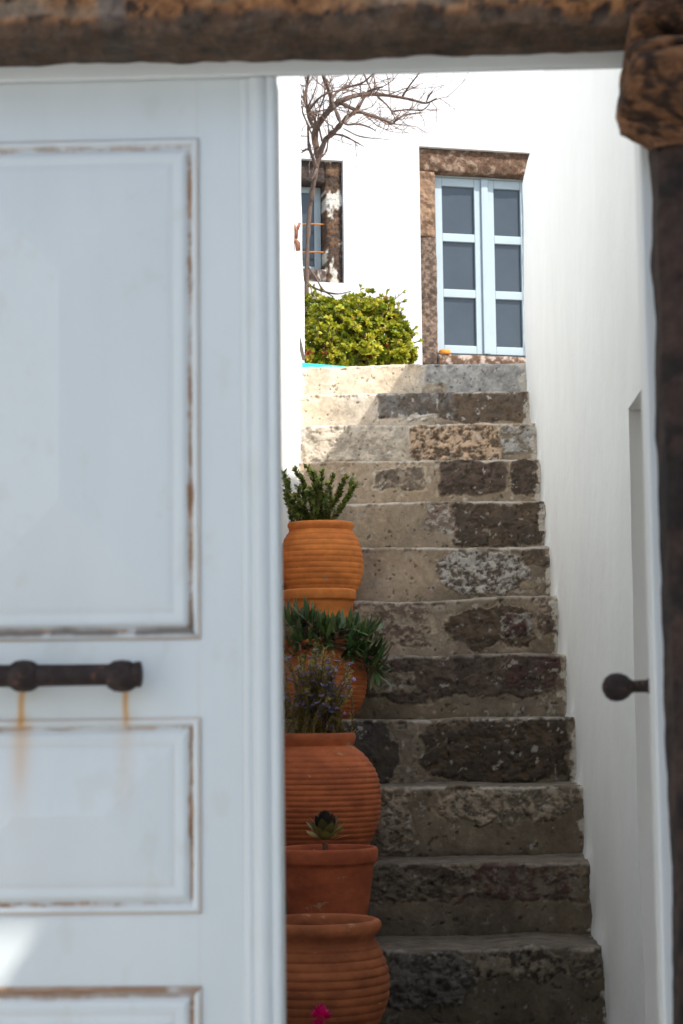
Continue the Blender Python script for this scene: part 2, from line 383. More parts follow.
ms.append(grid_mesh('g', Pn, cn, flip=False))
P2, C2 = wall_face(2.6, NY, NZ, WT); ms.append(grid_mesh('g', P2, C2, flip=True))
tp = P2[-1]; Pt = np.stack([tp + np.array((r_, 0, h_)) for r_, h_ in [(0,0),(.018,.027),(.04,.033),(.36,.03),(.40,0),(.40,-4)]], 0)
ms.append(grid_mesh('g', Pt, wallcol(Pt[..., 1], Pt[..., 2], 3), flip=True))
P3, C3 = wall_face(2.6, 3.35, 0, NZ); ms.append(grid_mesh('g', P3, C3, flip=True))
ms.append(flatgrid((XR-.005, 3.35, NZ), (0, NY-3.35, 0), (ND+.02, 0, 0), 60, 20, 11))          # soffit
ms.append(flatgrid((XR+ND, 3.3, 0), (0, NY-3.25, 0), (0, 0, NZ+.02), 60, 90, 12, flip=True))   # back
ms.append(flatgrid((XR-.0, 3.35, 0), (ND, 0, 0), (0, 0, NZ), 20, 90, 13))                      # near jamb
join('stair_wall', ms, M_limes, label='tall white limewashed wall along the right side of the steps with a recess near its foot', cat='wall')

# ------------------------------------------------------------------ left wall
ms = []
Y, Z = np.meshgrid(np.linspace(2.62, 9.2, 260), np.linspace(0, 1, 200))
Z = Z*6.6
X = XLw(Y) + (fbm(Y*1.2, Z*1.0, 25, 3)-.5)*.03 + (fbm(Y*6, Z*5, 26, 4)-.5)*.010 - .018*sstep(8.2, 8.26, Y)*0
P = np.stack([X, Y, Z], -1); ms.append(grid_mesh('g', P, wallcol(Y, Z, 23)))
end = P[:, -1]; Pe = np.stack([end + np.array((dx, dy, 0)) for dx, dy in ((0,0),(-.01,.012),(-.05,.016),(-.5,.016))], 1)
ms.append(grid_mesh('g', Pe, wallcol(Pe[..., 0], Pe[..., 2], 4)))
tp = P[-1]; Pt = np.stack([tp + np.array((r_, 0, h_)) for r_, h_ in [(0,0),(-.018,.02),(-.04,.026),(-.46,.02),(-.5,0),(-.5,-6.6)]], 0)
ms.append(grid_mesh('g', Pt, wallcol(Pt[..., 1], Pt[..., 2], 3)))
join('side_wall', ms, M_limes, label='white plastered wall rising on the left of the steps behind the flower pots', cat='wall')

# ------------------------------------------------------------------ house with windows
HA = R(16); HO = Vector((.42, 13.0, 0)); hu = Vector((math.cos(HA), math.sin(HA), 0)); hn = Vector((math.sin(HA), -math.cos(HA), 0))
def hpx(px, py, depth=0):
    p = atP(px, py, HO - hn*depth, hn); d = p-HO; return (d.dot(hu), p.z)
def hw(u, z, d=0): return HO + hu*u - hn*d + Vector((0, 0, z))      # d: into the wall
Mh = Matrix((( hu.x, -hn.x, 0, HO.x), (hu.y, -hn.y, 0, HO.y), (0, 0, 1, 0), (0, 0, 0, 1)))  # local (u, d, z)
house = empty('house', tuple(HO), label='bright white house above the steps with pale blue windows in brown stone', cat='house')
u0, zt = hpx(419, 146); u1 = hpx(562, 160)[0]; _, zb = hpx(420, 362)
v0, vt = hpx(296, 158); v1 = hpx(343, 160)[0]; _, vb = hpx(343, 283)
u0b = hpx(423, 362)[0]
holes = [(u0, u1, zb-.02, zt), (v0, v1, vb, vt)]
us = sorted([-7, 9, u0, u1, v0, v1]); zs = sorted([2.0, 7.6, zb-.02, zt, vb, vt])
mb = MB()
for a in range(len(us)-1):
    for b in range(len(zs)-1):
        cu = (us[a]+us[a+1])/2; cz = (zs[b]+zs[b+1])/2
        if any(h[0] < cu < h[1] and h[2] < cz < h[3] for h in holes): continue
        mb.add([Mh @ Vector(p) for p in ((us[a],0,zs[b]),(us[a+1],0,zs[b]),(us[a+1],0,zs[b+1]),(us[a],0,zs[b+1]))], [(0,1,2,3)])
for (a, b, c, d) in holes:
    D = .42
    mb.add([Mh @ Vector(p) for p in ((a,0,c),(b,0,c),(b,0,d),(a,0,d),(a,D,c),(b,D,c),(b,D,d),(a,D,d))],
           [(0,4,5,1),(1,5,6,2),(2,6,7,3),(3,7,4,0),(4,7,6,5)])
mb.add([Mh @ Vector(p) for p in ((-7,0,7.6),(9,0,7.6),(9,5,7.6),(-7,5,7.6),(-7,0,2),(9,0,2),(9,5,2),(-7,5,2))], [(0,1,2,3),(4,0,3,7),(1,5,6,2),(7,3,2,6)])
mb.build('wall', M_white, house)
def rockblock(name, u0, u1, z0, z1, d0, d1, parent, ca, cb, sc=22, seed=0, amp=.014, M=Mh, material=None, stp=.006, label=None, thr=(.42,.6), extra=None):
    """rough dressed stone: displaced front, sides folded back"""
    nu = max(8, int((u1-u0)/stp)); nv = max(8, int((z1-z0)/stp))
    s = np.concatenate([[u0]*4, np.linspace(u0, u1, nu), [u1]*4]); t = np.concatenate([[z0]*4, np.linspace(z0, z1, nv), [z1]*4])
    ds = np.concatenate([np.linspace(d1, d0, 5)[:-1], np.zeros(nu)+d0, np.linspace(d0, d1, 5)[1:]])
    dt = np.concatenate([np.linspace(d1, d0, 5)[:-1], np.zeros(nv)+d0, np.linspace(d0, d1, 5)[1:]])
    U, Zz = np.meshgrid(s, t); Da, Db = np.meshgrid(ds, dt); Dd = np.maximum(Da, Db)
    e = np.minimum(np.minimum(U-u0, u1-U), np.minimum(Zz-z0, z1-Zz)); rnd = np.exp(-np.clip(e, 0, 1)/.012)*.012
    n1 = fbm(U*18, Zz*18, seed, 5); n2 = fbm(U*60, Zz*60, seed+4, 3)
    Dq = Dd + rnd - (n1-.5)*amp*2 - (n2-.5)*amp*.6
    Uq = U + (fbm(Zz*14, Dd*14, seed+8, 4)-.5)*amp*1.0; Zq = Zz + (fbm(U*14, Dd*14, seed+9, 4)-.5)*amp*1.0
    mx = sstep(thr[0], thr[1], fbm(U*sc, Zz*sc+Dd*sc, seed+11, 5, .6))[..., None]
    C = lerp(np.array(ca), np.array(cb), mx)*(.6+.8*fbm(U*50, Zz*50+Dd*40, seed+15, 4)[..., None])
    if extra is not None: C = extra(U, Zz, Dd, C)
    P = np.stack([Uq, Dq, Zq], -1)
    Mn = np.array(M); P = P @ Mn[:3, :3].T + Mn[:3, 3]
    me = grid_mesh(name, P, C); 
    return link(name, me, material or M_rock, parent, label=label)
BRN = (.135,.078,.046); TAN = (.27,.17,.105); DBR = (.065,.042,.03); GRY=(.27,.24,.21)
w0 = hpx(436, 175)[0]; wt = hpx(436, 169)[1]; wb = hpx(440, 353)[1]
g = -.006
rockblock('surround_lintel', u0+g, u1-g, wt-.005, zt-g, .030, .20, house, (.115,.066,.040), (.26,.18,.125), 24, 3, .010, thr=(.5,.68))
zm = hpx(430, 236)[1]
rockblock('surround_jamb', u0+g, w0, zm+.004, wt-.008, .028, .20, house, TAN, BRN, 25, 5, .010)
rockblock('surround_jamb', u0+g+.004, w0+.004, zb, zm-.004, .026, .20, house, (.085,.058,.042), (.20,.14,.10), 40, 7, .012)
rockblock('surround_sill', w0+.006, u1-g, zb-.01, wb-.004, .010, .20, house, BRN, (.42,.33,.27), 30, 9, .010)
W1 = hpx(533, 175)[0]
rockblock('surround_jamb', W1+.0, u1-g, wb+.0, wt-.008, .028, .20, house, BRN, TAN, 25, 15, .010)
# main window
wd = .125
win = empty('window', (0, 0, 0)); win.parent = house; win.location = (0, 0, 0)
def hbox(mb, a, b, c, d, e, f): mb.box((a, e, c), (b, f, d), Mh)
fr = .020
mb = MB(); hbox(mb, w0, W1, wt-fr, wt-.001, wd, wd+.07); hbox(mb, w0, W1, wb, wb+fr, wd, wd+.07)
hbox(mb, w0, w0+fr, wb+fr, wt-fr, wd, wd+.07); hbox(mb, W1-fr, W1, wb+fr, wt-fr, wd, wd+.07)
mb.build('frame', M_blue, win, bevel=.003)
mid = (hpx(484.5, 260, wd)[0]); iz0, iz1 = wb+fr+.003, wt-fr-.003
for (a, b) in ((w0+fr+.003, mid-.004), (mid+.004, W1-fr-.003)):
    mb = MB(); y0, y1 = wd-.012, wd+.03
    sa, sb = (.050, .066) if a < mid-.02 else (.066, .034)
    hbox(mb, a, a+sa, iz0, iz1, y0, y1); hbox(mb, b-sb, b, iz0, iz1, y0, y1)
    hh = (iz1-iz0); rail = .056; ph = (hh-4*rail)/3
    for k in range(4): hbox(mb, a+sa, b-sb, iz0+k*(ph+rail), iz0+k*(ph+rail)+rail, y0+.001, y1-.001)
    mb.build('casement', M_blue, win, bevel=.004)
    for k in range(3):
        zz = iz0+rail+k*(ph+rail); mb = MB(); hbox(mb, a+sa, b-sb, zz, zz+ph, y0+.024, y0+.028); mb.build('pane', M_glass, win)
mb = MB(); hbox(mb, mid-.024, mid+.024, iz0, iz1, wd-.030, wd-.013); mb.build('meeting_strip', M_blue, win, bevel=.005)
# small window at left
g = -.006
a1 = hpx(327, 200)[0]; vt2 = hpx(320, 181)[1]; vb2 = hpx(320, 268)[1]
def limepatch(U, Zz, Dd, C):
    m_ = sstep(.55, .62, fbm(U*16, Zz*9, 91, 5, .6))[..., None]; return lerp(C, np.array((.62,.58,.50)), m_*.9)
rockblock('surround_jamb', a1, v1-g, vb+g, vt-g, .035, .30, house, DBR, BRN, 25, 21, .016, extra=limepatch)
rockblock('surround_lintel', v0, a1-.003, vt2, vt-g, .036, .30, house, DBR, (.05,.04,.035), 20, 23, .012)
rockblock('surround_sill', v0, a1-.003, vb+g, vb2, .03, .30, house, GRY, DBR, 20, 25, .012, extra=limepatch)
win2 = empty('window'); win2.parent = house
a0 = v0+.005; wa = hpx(321, 220, .16)[0]
mb = MB(); e0, e1 = .16, .21
hbox(mb, wa-.045, wa, vb2, vt2, e0, e1); hbox(mb, a0, wa-.045, vt2-.04, vt2, e0, e1); hbox(mb, a0, wa-.045, vb2, vb2+.045, e0, e1)
mb.build('frame', M_blue, win2, bevel=.004)
mb = MB(); hbox(mb, a0, wa-.045, vb2+.045, vt2-.04, e0+.02, e0+.024); mb.build('pane', M_glass, win2)
for py in (223, 251):
    zc = hpx(320, py)[1]; p0 = hw(a0, zc, .07); p1 = hw(a1+.03, zc+.01, .07)
    mb = MB(); mb.tube([p0, p0.lerp(p1, .5)+Vector((0,0,.004)), p1], .006, 8); mb.build('grille_bar', M_rustbar, win2, smooth=True)
# orange bit on the sill
p = hw(hpx(446, 352)[0], wb-.0, .03)
mb = MB(); mb.lathe((p.x, p.y, p.z-.001), [(0,0),(.036,0),(.040,.008),(.040,.022),(.034,.028),(0,.03)], 24, .05)
mb.build('clay_saucer', M_orange, smooth=True, label='small orange clay saucer left on the stone sill of the blue window', cat='saucer')

# ------------------------------------------------------------------ gate: stone surround, frame, leaves
YS = 2.33; YD = 2.455
lz = at(330, 59, 2.44).z
gate = empty('gateway', (0, 2.4, 0), label='dark rough stone gateway surround with white wooden frame in the near foreground', cat='gateway')
I4 = Matrix.Identity(4)
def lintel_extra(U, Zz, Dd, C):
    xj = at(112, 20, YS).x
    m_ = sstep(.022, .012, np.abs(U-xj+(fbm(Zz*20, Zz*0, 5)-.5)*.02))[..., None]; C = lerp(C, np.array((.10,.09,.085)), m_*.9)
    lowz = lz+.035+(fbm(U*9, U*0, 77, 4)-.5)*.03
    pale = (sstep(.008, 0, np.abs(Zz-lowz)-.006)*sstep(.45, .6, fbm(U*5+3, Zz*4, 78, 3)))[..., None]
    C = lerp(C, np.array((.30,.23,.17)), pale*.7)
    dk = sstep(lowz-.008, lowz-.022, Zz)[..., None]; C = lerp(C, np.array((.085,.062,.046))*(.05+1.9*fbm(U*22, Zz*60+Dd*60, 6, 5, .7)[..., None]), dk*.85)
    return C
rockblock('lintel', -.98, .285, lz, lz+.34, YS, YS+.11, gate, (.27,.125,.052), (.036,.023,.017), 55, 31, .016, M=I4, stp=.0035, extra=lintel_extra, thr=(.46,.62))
# right capital with two swelling mouldings, from its outline
sil = [(-40,628),(0,629),(14,629),(28,629),(40,627),(60,623),(76,620),(82,620.5),(88,623),(96,620),(106,618.3),(118,618),(126,619.5),(131,623),(136,630),(140,638),(145,646),(150,650)]
zz = np.array([at(x, y, YS+.05).z for y, x in sil])[::-1]; xx = np.array([at(x, y, YS+.05).x for y, x in sil])[::-1]
zc = np.linspace(zz[0], zz[-1], 240); xl_ = np.interp(zc, zz, xx)
ypx = np.interp(zc, zz, np.array([float(y) for y, x in sil])[::-1])
def bumpf(y, a, b, h):
    t = np.clip((y-a)/(b-a), 0, 1); return h*np.sin(math.pi*t)**.6
bl = bumpf(ypx, 8, 52, .065) + bumpf(ypx, 54, 124, .10) + bumpf(ypx, -60, 6, .02)
sec = []   # horizontal section param
nsec = 90
P = np.zeros((len(zc), nsec, 3)); 
for j in range(len(zc)):
    x0 = xl_[j]; yf = YS + .035 - bl[j]; yb = YS+.10; r_ = .03
    pts = [(x0+.005, yb), (x0, yb-.03), (x0-.0, yf+r_)] + [(x0+r_-r_*math.cos(q), yf+r_-r_*math.sin(q)) for q in np.linspace(.2, math.pi/2, 6)] + [(x0+.12, yf), (x0+.36, yf)]
    pts = np.array(pts); d = np.concatenate([[0], np.cumsum(np.hypot(*np.diff(pts, axis=0).T))]); tt = np.linspace(0, d[-1], nsec)
    P[j, :, 0] = np.interp(tt, d, pts[:, 0]); P[j, :, 1] = np.interp(tt, d, pts[:, 1]); P[j, :, 2] = zc[j]
tg, zg = np.meshgrid(np.linspace(0, .5, nsec), zc)
n1 = fbm(tg*14, zg*20, 41, 5)-.5
P[..., 1] -= n1*.03 + .016*np.abs(np.sin((zg-zg[0, 0])*95+tg*22+n1*6))**.5*(tg < .5) + (fbm(tg*60, zg*60, 46, 4, .7)-.5)*.016; P[..., 0] -= n1*.012*(tg < .12); P[..., 2] += (fbm(tg*12, zg*12, 43, 4)-.5)*.012
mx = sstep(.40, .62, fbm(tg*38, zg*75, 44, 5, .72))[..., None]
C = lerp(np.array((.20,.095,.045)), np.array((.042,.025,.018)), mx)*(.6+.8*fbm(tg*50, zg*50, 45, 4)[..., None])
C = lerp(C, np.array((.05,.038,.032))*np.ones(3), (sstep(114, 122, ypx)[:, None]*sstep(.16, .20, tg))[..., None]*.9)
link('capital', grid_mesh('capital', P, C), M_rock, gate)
# stone jamb below the capital
xj = at(664, 690, YS+.13).x
jt = at(650, 118, YS).z
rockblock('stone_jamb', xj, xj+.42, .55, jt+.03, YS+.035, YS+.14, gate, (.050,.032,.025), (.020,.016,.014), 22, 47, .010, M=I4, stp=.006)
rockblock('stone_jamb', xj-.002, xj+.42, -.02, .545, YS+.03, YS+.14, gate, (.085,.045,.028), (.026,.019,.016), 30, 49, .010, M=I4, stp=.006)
# white frame
zf = at(450, 74, YD).z
xs = at(650, 690, YD+.05).x
mb = MB(); mb.box((-.80, YS+.1115, zf), (xs+.03, YD-.002, lz+.06)); mb.build('frame_head', M_edge, gate, bevel=.003)
mb = MB(); mb.box((xs, YD, 0), (xs+.05, YD+.06, lz+.05)); mb.build('frame_jamb', M_edge, gate, bevel=.003)
# plaster wall above and beside
gw = MB(); gw.box((-4, YS+.02, lz+.345), (.995, 2.6, 3.9)); gw.box((xj+.425, YS+.02, -.02), (.995, 2.6, lz+.343)); gw.box((-4, YS+.02, -.02), (-.99, 2.6, lz+.343))
gw.build('entry_wall', M_lime, label='white plastered wall around and above the stone gateway, beyond the picture edge', cat='wall')
# unseen wall and balcony slab, added to shade the gate except one sun patch
hx = 1.0
pc = at(44, 914, YD); k_ = (hx-pc.x)/S.x; hz = (pc + S*k_).z; p2_ = at(44, 940, YD); yb_ = (p2_ + S*((hz-p2_.z)/S.z)).y
mb = MB(); mb.box((hx, -4.5, 0), (hx+.5, 2.597, hz)); mb.build('shade_wall', M_lime, bevel=.01, label='unseen white wall added to the right of the camera to shade the gate', cat='wall')
mb = MB(); mb.box((-1.9, yb_, hz+.004), (hx+.3, YS+.018, hz+.14)); mb.build('shade_slab', M_lime, bevel=.01, label='unseen white slab added above the gateway to keep the sun off the door', cat='shading')
mb = MB(); mb.box((-2.9, -6, 0), (-2.4, 2.3, 3.3)); mb.build('bounce_wall', M_lime, bevel=.01, label='unseen white wall added behind the camera on the left to bounce sunlight', cat='wall')  # added out of view as a reflector, throws sunlight back onto the door

# --- left leaf
LZ0 = .02; LT = zf+.03; LX0 = -.71; LX1 = at(282.5, 600, YD+.045).x
door = empty('door_leaf', (LX1, YD, 0), label='closed white panelled wooden door leaf with peeling rusty panel edges and dark iron bar', cat='door')
pr = at(200, 400, YD).x                                   # panel right edge
pl = LX0 + (LX1-.0-pr)*.8
def zpx(y): return at(150, y, YD).z
PAN = [(zpx(640), zpx(139)), (zpx(914), zpx(718)), (.16, zpx(986))]
WHT = np.array((.63,.675,.675)); RUST = np.array((.33,.17,.08)); GRAYP = np.array((.16,.14,.12)); OR = np.array((.60,.31,.075))
pxm = .00125
def streak(X, Z, C):
    for (sx, w, seed) in ((22, .004, 1), (126, .0035, 2)):
        x0 = at(sx, 700, YD).x; z1 = zpx(684)
        dz = z1-Z
        m1 = np.exp(-((X-x0-(fbm(Z*30, Z*0, seed, 2)-.5)*.004)/w)**2)*sstep(0, .006, dz)*sstep(.062, .035, dz)
        m2 = np.exp(-((X-x0)/(w*3.0))**2)*sstep(.03, .05, dz)*sstep(.20, .05, dz)*(.4+.6*fbm(X*80, Z*12, seed+5, 3))*(.55 if seed == 1 else .3)
        C = lerp(C, OR, (np.clip(m1*1.0+m2*1.15, 0, 1))[..., None])
    return C
def paint(X, Z):
    C = WHT*np.ones(X.shape+(3,)); n_ = fbm(X*6, Z*2.2, 61, 4)[..., None]; C = C*(.95+.10*n_)
    dirt = sstep(.60, .75, fbm(X*24, Z*18, 62, 5, .6))[..., None]; C = lerp(C, C*np.array((.93,.92,.88)), dirt*.6)
    return streak(X, Z, C)
def panel(zlo, zhi, idx):
    nx = 190; nzv = int((zhi-zlo)/.0026)
    X, Z = np.meshgrid(np.linspace(pl, pr, nx), np.linspace(zlo, zhi, nzv))
    d = np.minimum(np.minimum(X-pl, pr-X), np.minimum(Z-zlo, zhi-Z))/pxm      # in photo pixels from the edge
    wob = (fbm(X*40, Z*40, 63+idx, 3)-.5)*2
    h = -.0008*np.exp(-(d/2.2)**2) + .0035*np.sin(math.pi*np.clip(d/9, 0, 1)) - .004*np.exp(-((d-10)/2.6)**2)
    h = h + .0030*sstep(12, 18, d) - .0015*np.exp(-((d-27)/3.5)**2)*.6 - .003*sstep(18, 36, d)*0 + np.clip(d-28, 0, 400)*pxm*.11
    C = paint(X, Z)
    n1 = fbm(X*30, Z*6, 70+idx, 5, .6); n2 = fbm(X*9, Z*9, 73+idx, 4)
    side = (pr-X)/pxm < d+1.5; bot = (Z-zlo)/pxm < d+1.5; top = (zhi-Z)/pxm < d+1.5
    l1 = np.exp(-((d-.6)/1.4)**2)*(.35+.65*sstep(.30, .55, n2))*.60
    C = lerp(C, np.array((.60,.38,.20)), (l1*1.2)[..., None])
    wdt = 1.0 + 3.4*np.clip(fbm(X*22, Z*22, 120+idx, 4, .65)-.25, 0, 1)
    n3 = fbm(X*4, Z*7, 83+idx, 4)
    l2 = np.exp(-((d-10-wob*1.3)/wdt)**2)*(.45+.9*sstep(.35, .6, fbm(X*50, Z*50, 124+idx, 4, .7)))
    sg = np.where(side, sstep(.30, .55, n3)*.75+.38, np.where(bot, .35+.5*sstep(.4, .6, n3), .42))
    C = lerp(C, RUST*(.55+.9*fbm(X*60, Z*30, 90+idx)[..., None]), (np.clip(l2*sg*1.35, 0, 1))[..., None])
    if idx == 0:    # dark peeling strip along the foot
        m_ = np.exp(-((d-8-wob*1.6)/(2.6+2.5*n1))**2)*bot*(.4+.6*sstep(.35, .5, n1)); C = lerp(C, GRAYP*1.1, np.clip(m_*1.1, 0, 1)[..., None])
        m_ = np.exp(-((d-9)/2.6)**2)*side*sstep(zlo+.06, zlo, Z); C = lerp(C, GRAYP*.7, np.clip(m_*1.2, 0, 1)[..., None])
    if idx == 1:
        m_ = np.exp(-((d-6-wob*1.4)/(2.0+2*n1))**2)*bot*sstep(.42, .56, fbm(X*12, Z*0, 97, 4)); C = lerp(C, RUST*.9, np.clip(m_, 0, 1)[..., None])
    if idx == 2:
        m_ = np.exp(-((d-4-wob*1.8)/(3.0+3*n1))**2)*top*sstep(.36, .5, fbm(X*10+4, Z*0, 99, 4)); C = lerp(C, RUST*.8, np.clip(m_, 0, 1)[..., None])
    l3 = np.exp(-((d-27)/1.4)**2)*(.25 if idx else .12); C = lerp(C, np.array((.50,.46,.38)), l3[..., None])
    return np.stack([X, YD-.002-h, Z], -1), C
for idx, (a, b) in enumerate(PAN):
    P, C = panel(a, b, idx); link('panel', grid_mesh('panel', P, C), M_paint, door)
ms = []
def flat(x0, x1, z0, z1, y=YD):
    X, Z = np.meshgrid(np.linspace(x0, x1, max(3, int((x1-x0)/.003))), np.linspace(z0, z1, max(3, int((z1-z0)/.004))))
    C = paint(X, Z)
    for (a, b) in PAN:   # fine cracks where rails meet the stile
        pass
    xc = pr-.002
    l = np.exp(-((X-xc)/.0010)**2)*sstep(.4, .6, fbm(X*0, Z*8, 101, 3))*((Z < PAN[0][0]) | (Z > PAN[0][1]))
    C = lerp(C, np.array((.55,.50,.44)), (l*.5)[..., None])
    return grid_mesh('g', np.stack([X, np.full_like(X, y)+(fbm(X*5, Z*3, 102, 3)-.5)*.0015, Z], -1), C)
xe = LX1-.047
ms += [flat(pr, xe, LZ0, LT), flat(LX0, pl, LZ0, LT), flat(pl, pr, PAN[0][1], LT), flat(pl, pr, PAN[1][1], PAN[0][0]), flat(pl, pr, PAN[2][1], PAN[1][0]), flat(pl, pr, LZ0, PAN[2][0])]
bx = MB(); bx.box((LX0, YD+.012, LZ0), (LX1-.002, YD+.045, LT)); me = bx.mesh('g')
a_ = me.color_attributes.new("Col", 'FLOAT_COLOR', 'POINT'); a_.data.foreach_set('color', [.575,.625,.628,1]*len(me.vertices)); ms.append(me)
join('stiles_and_rails', ms, M_paint, door)
# cover strip with rounded beads
prof = [(0,0),(0,-.004),(.004,-.006),(.009,-.006),(.012,-.003),(.016,-.010),(.021,-.014),(.027,-.014),(.032,-.011),(.035,-.006),(.038,-.010),(.043,-.011),(.047,-.008),(.0475,.045)]
zs_ = np.linspace(LZ0, zf-.001, 60)
pv = []; 
for a in range(len(prof)-1):
    for t in (0, .5): pv.append((lerp(prof[a][0], prof[a+1][0], t), lerp(prof[a][1], prof[a+1][1], t)))
pv.append(prof[-1]); pv = np.array(pv); pv[:-1, 1] = pv[:-1, 1]*.62 + .38*-.008*np.clip(pv[:-1, 0]/.02, 0, 1)
P = np.stack([np.stack([xe+pv[:, 0], YD+pv[:, 1], np.full(len(pv), z)], -1) for z in zs_], 0)
link('cover_strip', grid_mesh('cover_strip', P, paint(P[..., 0], P[..., 2])), M_paint, door)
# iron pull bar
pA = at(-75, 677, YD-.045); pB = at(138, 674, YD-.045)
def bp(px, yy=676): return at(px, yy, YD-.045)
mb = MB(); prof = []
for px, r_ in ((-80,9),(-78,12),(14,11.5),(30,11.5),(60,11.2),(100,11),(108,11),(134,12.5),(137,13.5),(141,13),(142,9)):
    prof.append((bp(px, 676-px*.012), r_*pxm*.96))
mb.tube([p for p, _ in prof], [r_ for _, r_ in prof], 20); bar = mb.build('pull_bar', M_iron, door, smooth=True)
for px in (24, 122):
    c = bp(px, 676); mb = MB(); rr = 16.0*pxm
    mb.tube([c+Vector((dx*rr, 0, 0)) for dx in (-1, -.86, -.5, 0, .5, .86, 1)], [rr*.45*.98, rr*.72, rr*.94, rr, rr*.94, rr*.72, rr*.44], 20)
    mb.tube([c, c+Vector((0, .043, -.002))], [.009, .013], 14)
    mb.build('bar_mount', M_iron, door, smooth=True)
# --- right leaf, swung open inwards
hp = Vector((xs+.012, YD+.065, 0)); fa = math.atan2(hp.x+.004, hp.y)
ld = Vector((math.sin(fa+R(.2)), math.cos(fa+R(.2)), 0)); ln = Vector((ld.y, -ld.x, 0))
leaf2 = empty('door_leaf', tuple(hp), label='white door leaf swung open on the right, seen edge on, dark iron knob', cat='door')
Ml = Matrix(((ld.x, ln.x, 0, hp.x), (ld.y, ln.y, 0, hp.y), (0, 0, 1, 0), (0, 0, 0, 1)))
mb = MB(); mb.box((0, 0, LZ0), (.545, .042, LT), Ml)
mb.build('leaf_board', M_edge, leaf2, bevel=.003)
kp = at(648, 686, 2.72); kc = at(619, 687, 2.72)
ax = (kc-kp); dirn = ax.normalized(); s_ = 2.72/F
mb = MB(); e_ = kp + Vector((.012, 0, 0))
seq = [(-14, 8.5),(0, 8.5),(1, 7),(14, 6.4),(17, 8),(20, 11.5),(25, 14.6),(31, 15.6),(37, 14.4),(42, 10.5),(45, 4),(45.5,.1)]
mb.tube([kp + dirn*(a*s_) for a, _ in seq], [r_*s_*.92 for _, r_ in seq], 20)
mb.build('knob', M_iron, leaf2, smooth=True)

# ------------------------------------------------------------------ wall fittings
c = Vector(atX(299, 236, XL+.03)); yT = min(c.y, 8.6)
c = at(300, 236, 7.8); c.x = XL+.05
mb = MB(); s_ = 7.8/F
mb.tube([Vector((XL-.01, 7.8, c.z-.02)), Vector((XL+.03, 7.8, c.z-.02)), Vector((XL+.038, 7.8, c.z-.03)), Vector((XL+.040, 7.8, c.z-.06))], [.011,.011,.012,.010], 10)
tap = mb.build('tap_body', M_brass, None, smooth=True)
t0 = empty('garden_tap', (XL, 7.8, c.z), label='small rusty tap sticking out of the left white wall beside the bare tree', cat='tap')
tap.parent = t0; tap.data.transform(Matrix.Translation(-Vector(t0.location)))
mb = MB(); mb.tube([Vector((XL+.032, 7.8, c.z-.01)), Vector((XL+.034, 7.8, c.z+.025)), Vector((XL+.02, 7.8, c.z+.05))], [.007,.008,.006], 8)
mb.tube([Vector((XL+.034, 7.8, c.z+.02)), Vector((XL+.048, 7.8, c.z+.055))], .006, 8); mb.build('handle', M_brass, t0, smooth=True)
p0 = at(293, 321, 8.0); p1 = at(304, 359, 8.84)
p0 = at(294, 321, 7.95); p1 = at(303.5, 359, 8.55)
mb = MB(); mb.tube([p0, p0.lerp(p1, .5)+Vector((.004,0,-.006)), p1], .0075, 12)
mb.build('drain_pipe', M_pipe, smooth=True, label='short grey pipe slanting down the left wall to the top step', cat='pipe')
# turquoise board on the top step
mb = MB(); a = at(298, 363.4, 8.99); b = at(346, 363.2, 9.02); z_ = nz(11)+.006
mb.add([(a.x, 8.97, z_), (b.x, 9.03, z_), (b.x-.02, 9.09, z_), (a.x, 9.11, z_), (a.x, 8.97, z_+.022), (b.x, 9.03, z_+.010), (b.x-.02, 9.09, z_+.010), (a.x, 9.11, z_+.024)],
       [(0,3,2,1),(4,5,6,7),(0,1,5,4),(1,2,6,5),(2,3,7,6),(3,0,4,7)])
mb.build('painted_board', M_turq, bevel=.002, label='thin turquoise painted board lying on the left end of the top step', cat='board')

